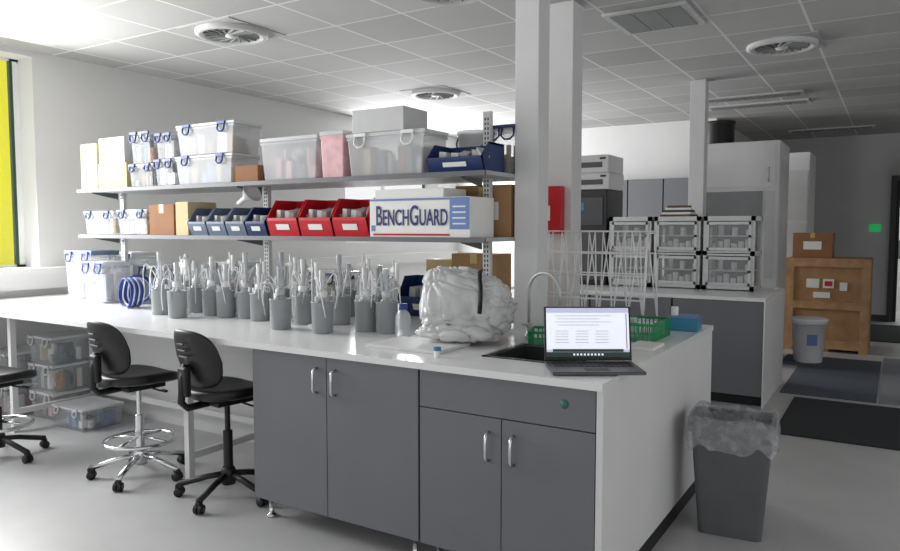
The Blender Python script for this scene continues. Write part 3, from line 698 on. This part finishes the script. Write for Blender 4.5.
for i,(z,h,w) in enumerate([(1.89,0.17,0.47),(2.06,0.18,0.45)]):
    e=E("lab_printer","pale grey printer unit stacked on the instrument","printer",(-2.71,7.27,z),0,"pale grey units on the instrument")
    B().box((0,0,h/2),(w,0.46,h),bev=0.012).out("casing",'equip',e); B().box((0,-0.233,h*0.45),(w*0.7,0.008,h*0.3)).out("slot",'greyd',e); B().box((w*0.36,-0.233,h*0.8),(0.06,0.008,0.02)).out("button",'black',e)
e=E("red_holder","red wall holder fixed to the white column","document holder",(-1.985,4.51,1.46))
B().box((0,0.005,0.16),(0.15,0.07,0.32),bev=0.004).out("holder_body",'red',e); B().box((-0.03,-0.031,0.14),(0.06,0.004,0.10)).out("label_card",'paper',e)
# ---------------------------------------------------------------- back of room
for i in range(5):
    e=E("wall_cabinet","grey wall-mounted cupboard on the back wall","wall cabinet",(-4.75+i*0.5,10.02,1.5),0,"grey wall cupboards")
    B().b2(0,0.49,0.02,0.38,0,0.68).out("body",'greyd',e); B().b2(0.004,0.486,0,0.02,0.004,0.676).out("door",'grey',e)
def tall(x0,x1,y,d,h,lab,kind):
    w=x1-x0; e=E("tall_cabinet",lab,"cabinet",(x0,y,0))
    B().b2(0,w,0,d,0.05,h,bev=0.008).out("body",'lam',e); B().b2(0.03,w-0.03,0.03,d-0.03,0,0.05).out("plinth",'black',e)
    if kind==0:
        ud=B().b2(0.04,w-0.04,-0.02,0.0,1.95,h-0.06).out("upper_door",'lam',e); B().b2(0.06,w-0.16,-0.012,0.0,1.50,1.90).out("sash",'vent',e); B().b2(0.04,w-0.04,-0.02,0.0,0.1,0.88).out("lower_door",'lam',e)
        B().b2(w-0.13,w-0.04,-0.016,0,0.95,1.90).out("control_panel",'equip',e)
        b=B(); b.tube([(w-0.1,-0.02,2.0),(w-0.1,-0.05,2.02),(w-0.1,-0.05,2.13),(w-0.1,-0.02,2.15)],0.008); b.out("handle",'steel',ud)
        b=B(); b.b2(w,w+0.006,0.06,d*0.48,0.3,h-0.2); b.out("side_panel",'equip',e)
        b=B(); b.b2(w,w+0.006,d*0.52,d-0.06,0.3,h-0.2); b.out("side_panel",'equip',e)
    else:
        for z in (0.1,0.9,1.6): B().b2(0.02,w-0.02,-0.02,0,z,z+0.66).out("door",'equip',e)
tall(-2.02,-1.09,8.45,0.8,2.44,"tall white safety cabinet with grey sash",0); tall(-1.36,-1.0,10.6,0.8,2.5,"narrow tall white cupboard",1)
e=E("chemical_drum","black drum standing on the tall cabinet","drum",(-1.78,8.8,2.44)); b=B(); b.lathe([(0,0),(0.15,0),(0.16,0.02),(0.16,0.24),(0.17,0.25),(0.17,0.28),(0,0.285)],seg=24); b.out("drum_body",'black',e)
# crate
e=E("wooden_crate","large plywood shipping crate with pine battens and labels","crate",(-1.16,9.75,0)); W,D,H=0.92,0.7,1.13
B().b2(0.02,W-0.02,0.02,D-0.02,0.06,H-0.02).out("crate_panel",'ply',e)
b=B()
for x in (0.05,W-0.05): b.box((x,0.01,H/2),(0.1,0.022,H))
for z in (0.09,H-0.05): b.box((W/2,0.008,z),(W-0.2,0.022,0.1))
b.box((W/2,0.008,H*0.5),(W-0.2,0.02,0.09)); b.box((W/2,D/2,H-0.01),(W,D,0.022))
for x in (0.06,W/2,W-0.06): b.box((x,D/2,0.03),(0.09,D-0.04,0.06))
b.box((W-0.01,0.06,H/2),(0.022,0.1,H)); b.box((W-0.01,D-0.06,H/2),(0.022,0.1,H))
b.out("batten",'batten',e)
for (x,z,w,h) in [(0.31,0.83,0.14,0.11),(0.48,0.83,0.12,0.11),(0.41,0.69,0.18,0.07),(0.64,0.8,0.08,0.1)]:
    B().box((x,0.014,z),(w,0.014,h)).out("crate_label",'paper',e)
B().box((0.48,0.006,0.83),(0.08,0.003,0.06)).out("warning_mark",'red',e)
carton(-1.10,-0.66,1.132,1.44,y0=9.9,d=0.35,m='brown',lab="brown cardboard box resting on the wooden crate",sticker=(0,0.5,0.2,0.1))
# bucket
e=E("plastic_bucket","white plastic bucket with lid and blue printed label","bucket",(-0.80,8.9,0.012))
b=B(); b.lathe([(0,0),(0.14,0),(0.145,0.01),(0.172,0.43),(0.182,0.43),(0.182,0.46),(0,0.46)],seg=30); b.out("bucket_body",'bkt',e)
b=B(); b.lathe([(0.187,0.452),(0.192,0.457),(0.192,0.482),(0.178,0.49),(0,0.486)],seg=30); b.out("lid",'bkt',e)
b=B()
for k in range(4):
    a=R(-85+k*9); b.box((0.163*math.cos(a),0.163*math.sin(a),0.26),(0.028,0.006,0.12),rot=(0,0,a+R(90)))
b.out("bucket_label",'lblue',e)
# mats
B().b2(-0.86,-0.1,7.1,8.6,0,0.012).out("floor_mat",'mat1',label="blue-grey ribbed floor mat",cat="floor mat")
B().b2(-1.05,-0.1,8.62,9.3,0,0.012).out("floor_mat",'mat1',label="blue-grey floor mat beneath the bucket",cat="floor mat")
B().b2(-0.08,0.6,7.1,9.6,0,0.012).out("floor_mat",'mat3',label="pale grey floor mat",cat="floor mat")
B().b2(-0.72,0.9,5.65,6.95,0,0.012).out("floor_mat",'mat2',label="dark charcoal floor mat",cat="floor mat")
B().b2(-0.95,0.9,11.0,12.9,0,0.012).out("floor_mat",'mat2',label="dark charcoal mat by the rear door",cat="floor mat")
B().box((-0.30,13.49,1.5),(0.16,0.02,0.12)).out("exit_button",'grn',label="green illuminated exit unit beside the door",cat="exit button")
B().box((-0.55,13.49,1.45),(0.22,0.02,0.3)).out("wall_notice",'lamp',label="pale notice sheet on the rear wall",cat="notice")
B().box((-0.75,13.49,2.0),(0.1,0.02,0.16)).out("wall_switch",'lamp',label="white switch box on the rear wall",cat="switch")
# ---------------------------------------------------------------- lights
w=bpy.data.worlds.new("World"); sc.world=w; w.use_nodes=True
bg=w.node_tree.nodes["Background"]; bg.inputs[0].default_value=(0.99,0.99,1.0,1); bg.inputs[1].default_value=0.96
def area(name,loc,rot,sx,sy,pw,col=(0.99,0.995,1.0)):
    l=bpy.data.lights.new(name,'AREA'); l.shape='RECTANGLE'; l.size=sx; l.size_y=sy; l.energy=pw; l.color=col
    o=bpy.data.objects.new(name,l); COL.objects.link(o); o.location=loc; o.rotation_euler=rot; return o
area("window_daylight",(-6.25,2.1,2.05),(0,R(-78),0),1.7,2.4,175)
area("window_daylight_far",(-6.25,8.65,2.05),(0,R(-90),0),1.5,2.2,150)
area("corridor_fill",(0.6,14.6,2.96),(0,0,0),1.2,0.3,30)  # added fill with no fitting, brightens the corridor past the doorway
# camera
cd=bpy.data.cameras.new("camera"); cam=bpy.data.objects.new("camera",cd); COL.objects.link(cam); sc.camera=cam
cd.sensor_width=36; cd.lens=720/900*36; cd.clip_end=100
cam.location=(0,0,1.5); cam.rotation_euler=(R(90)-math.atan(47.5/720),0,R(31.78))
sc.view_settings.view_transform='Standard'
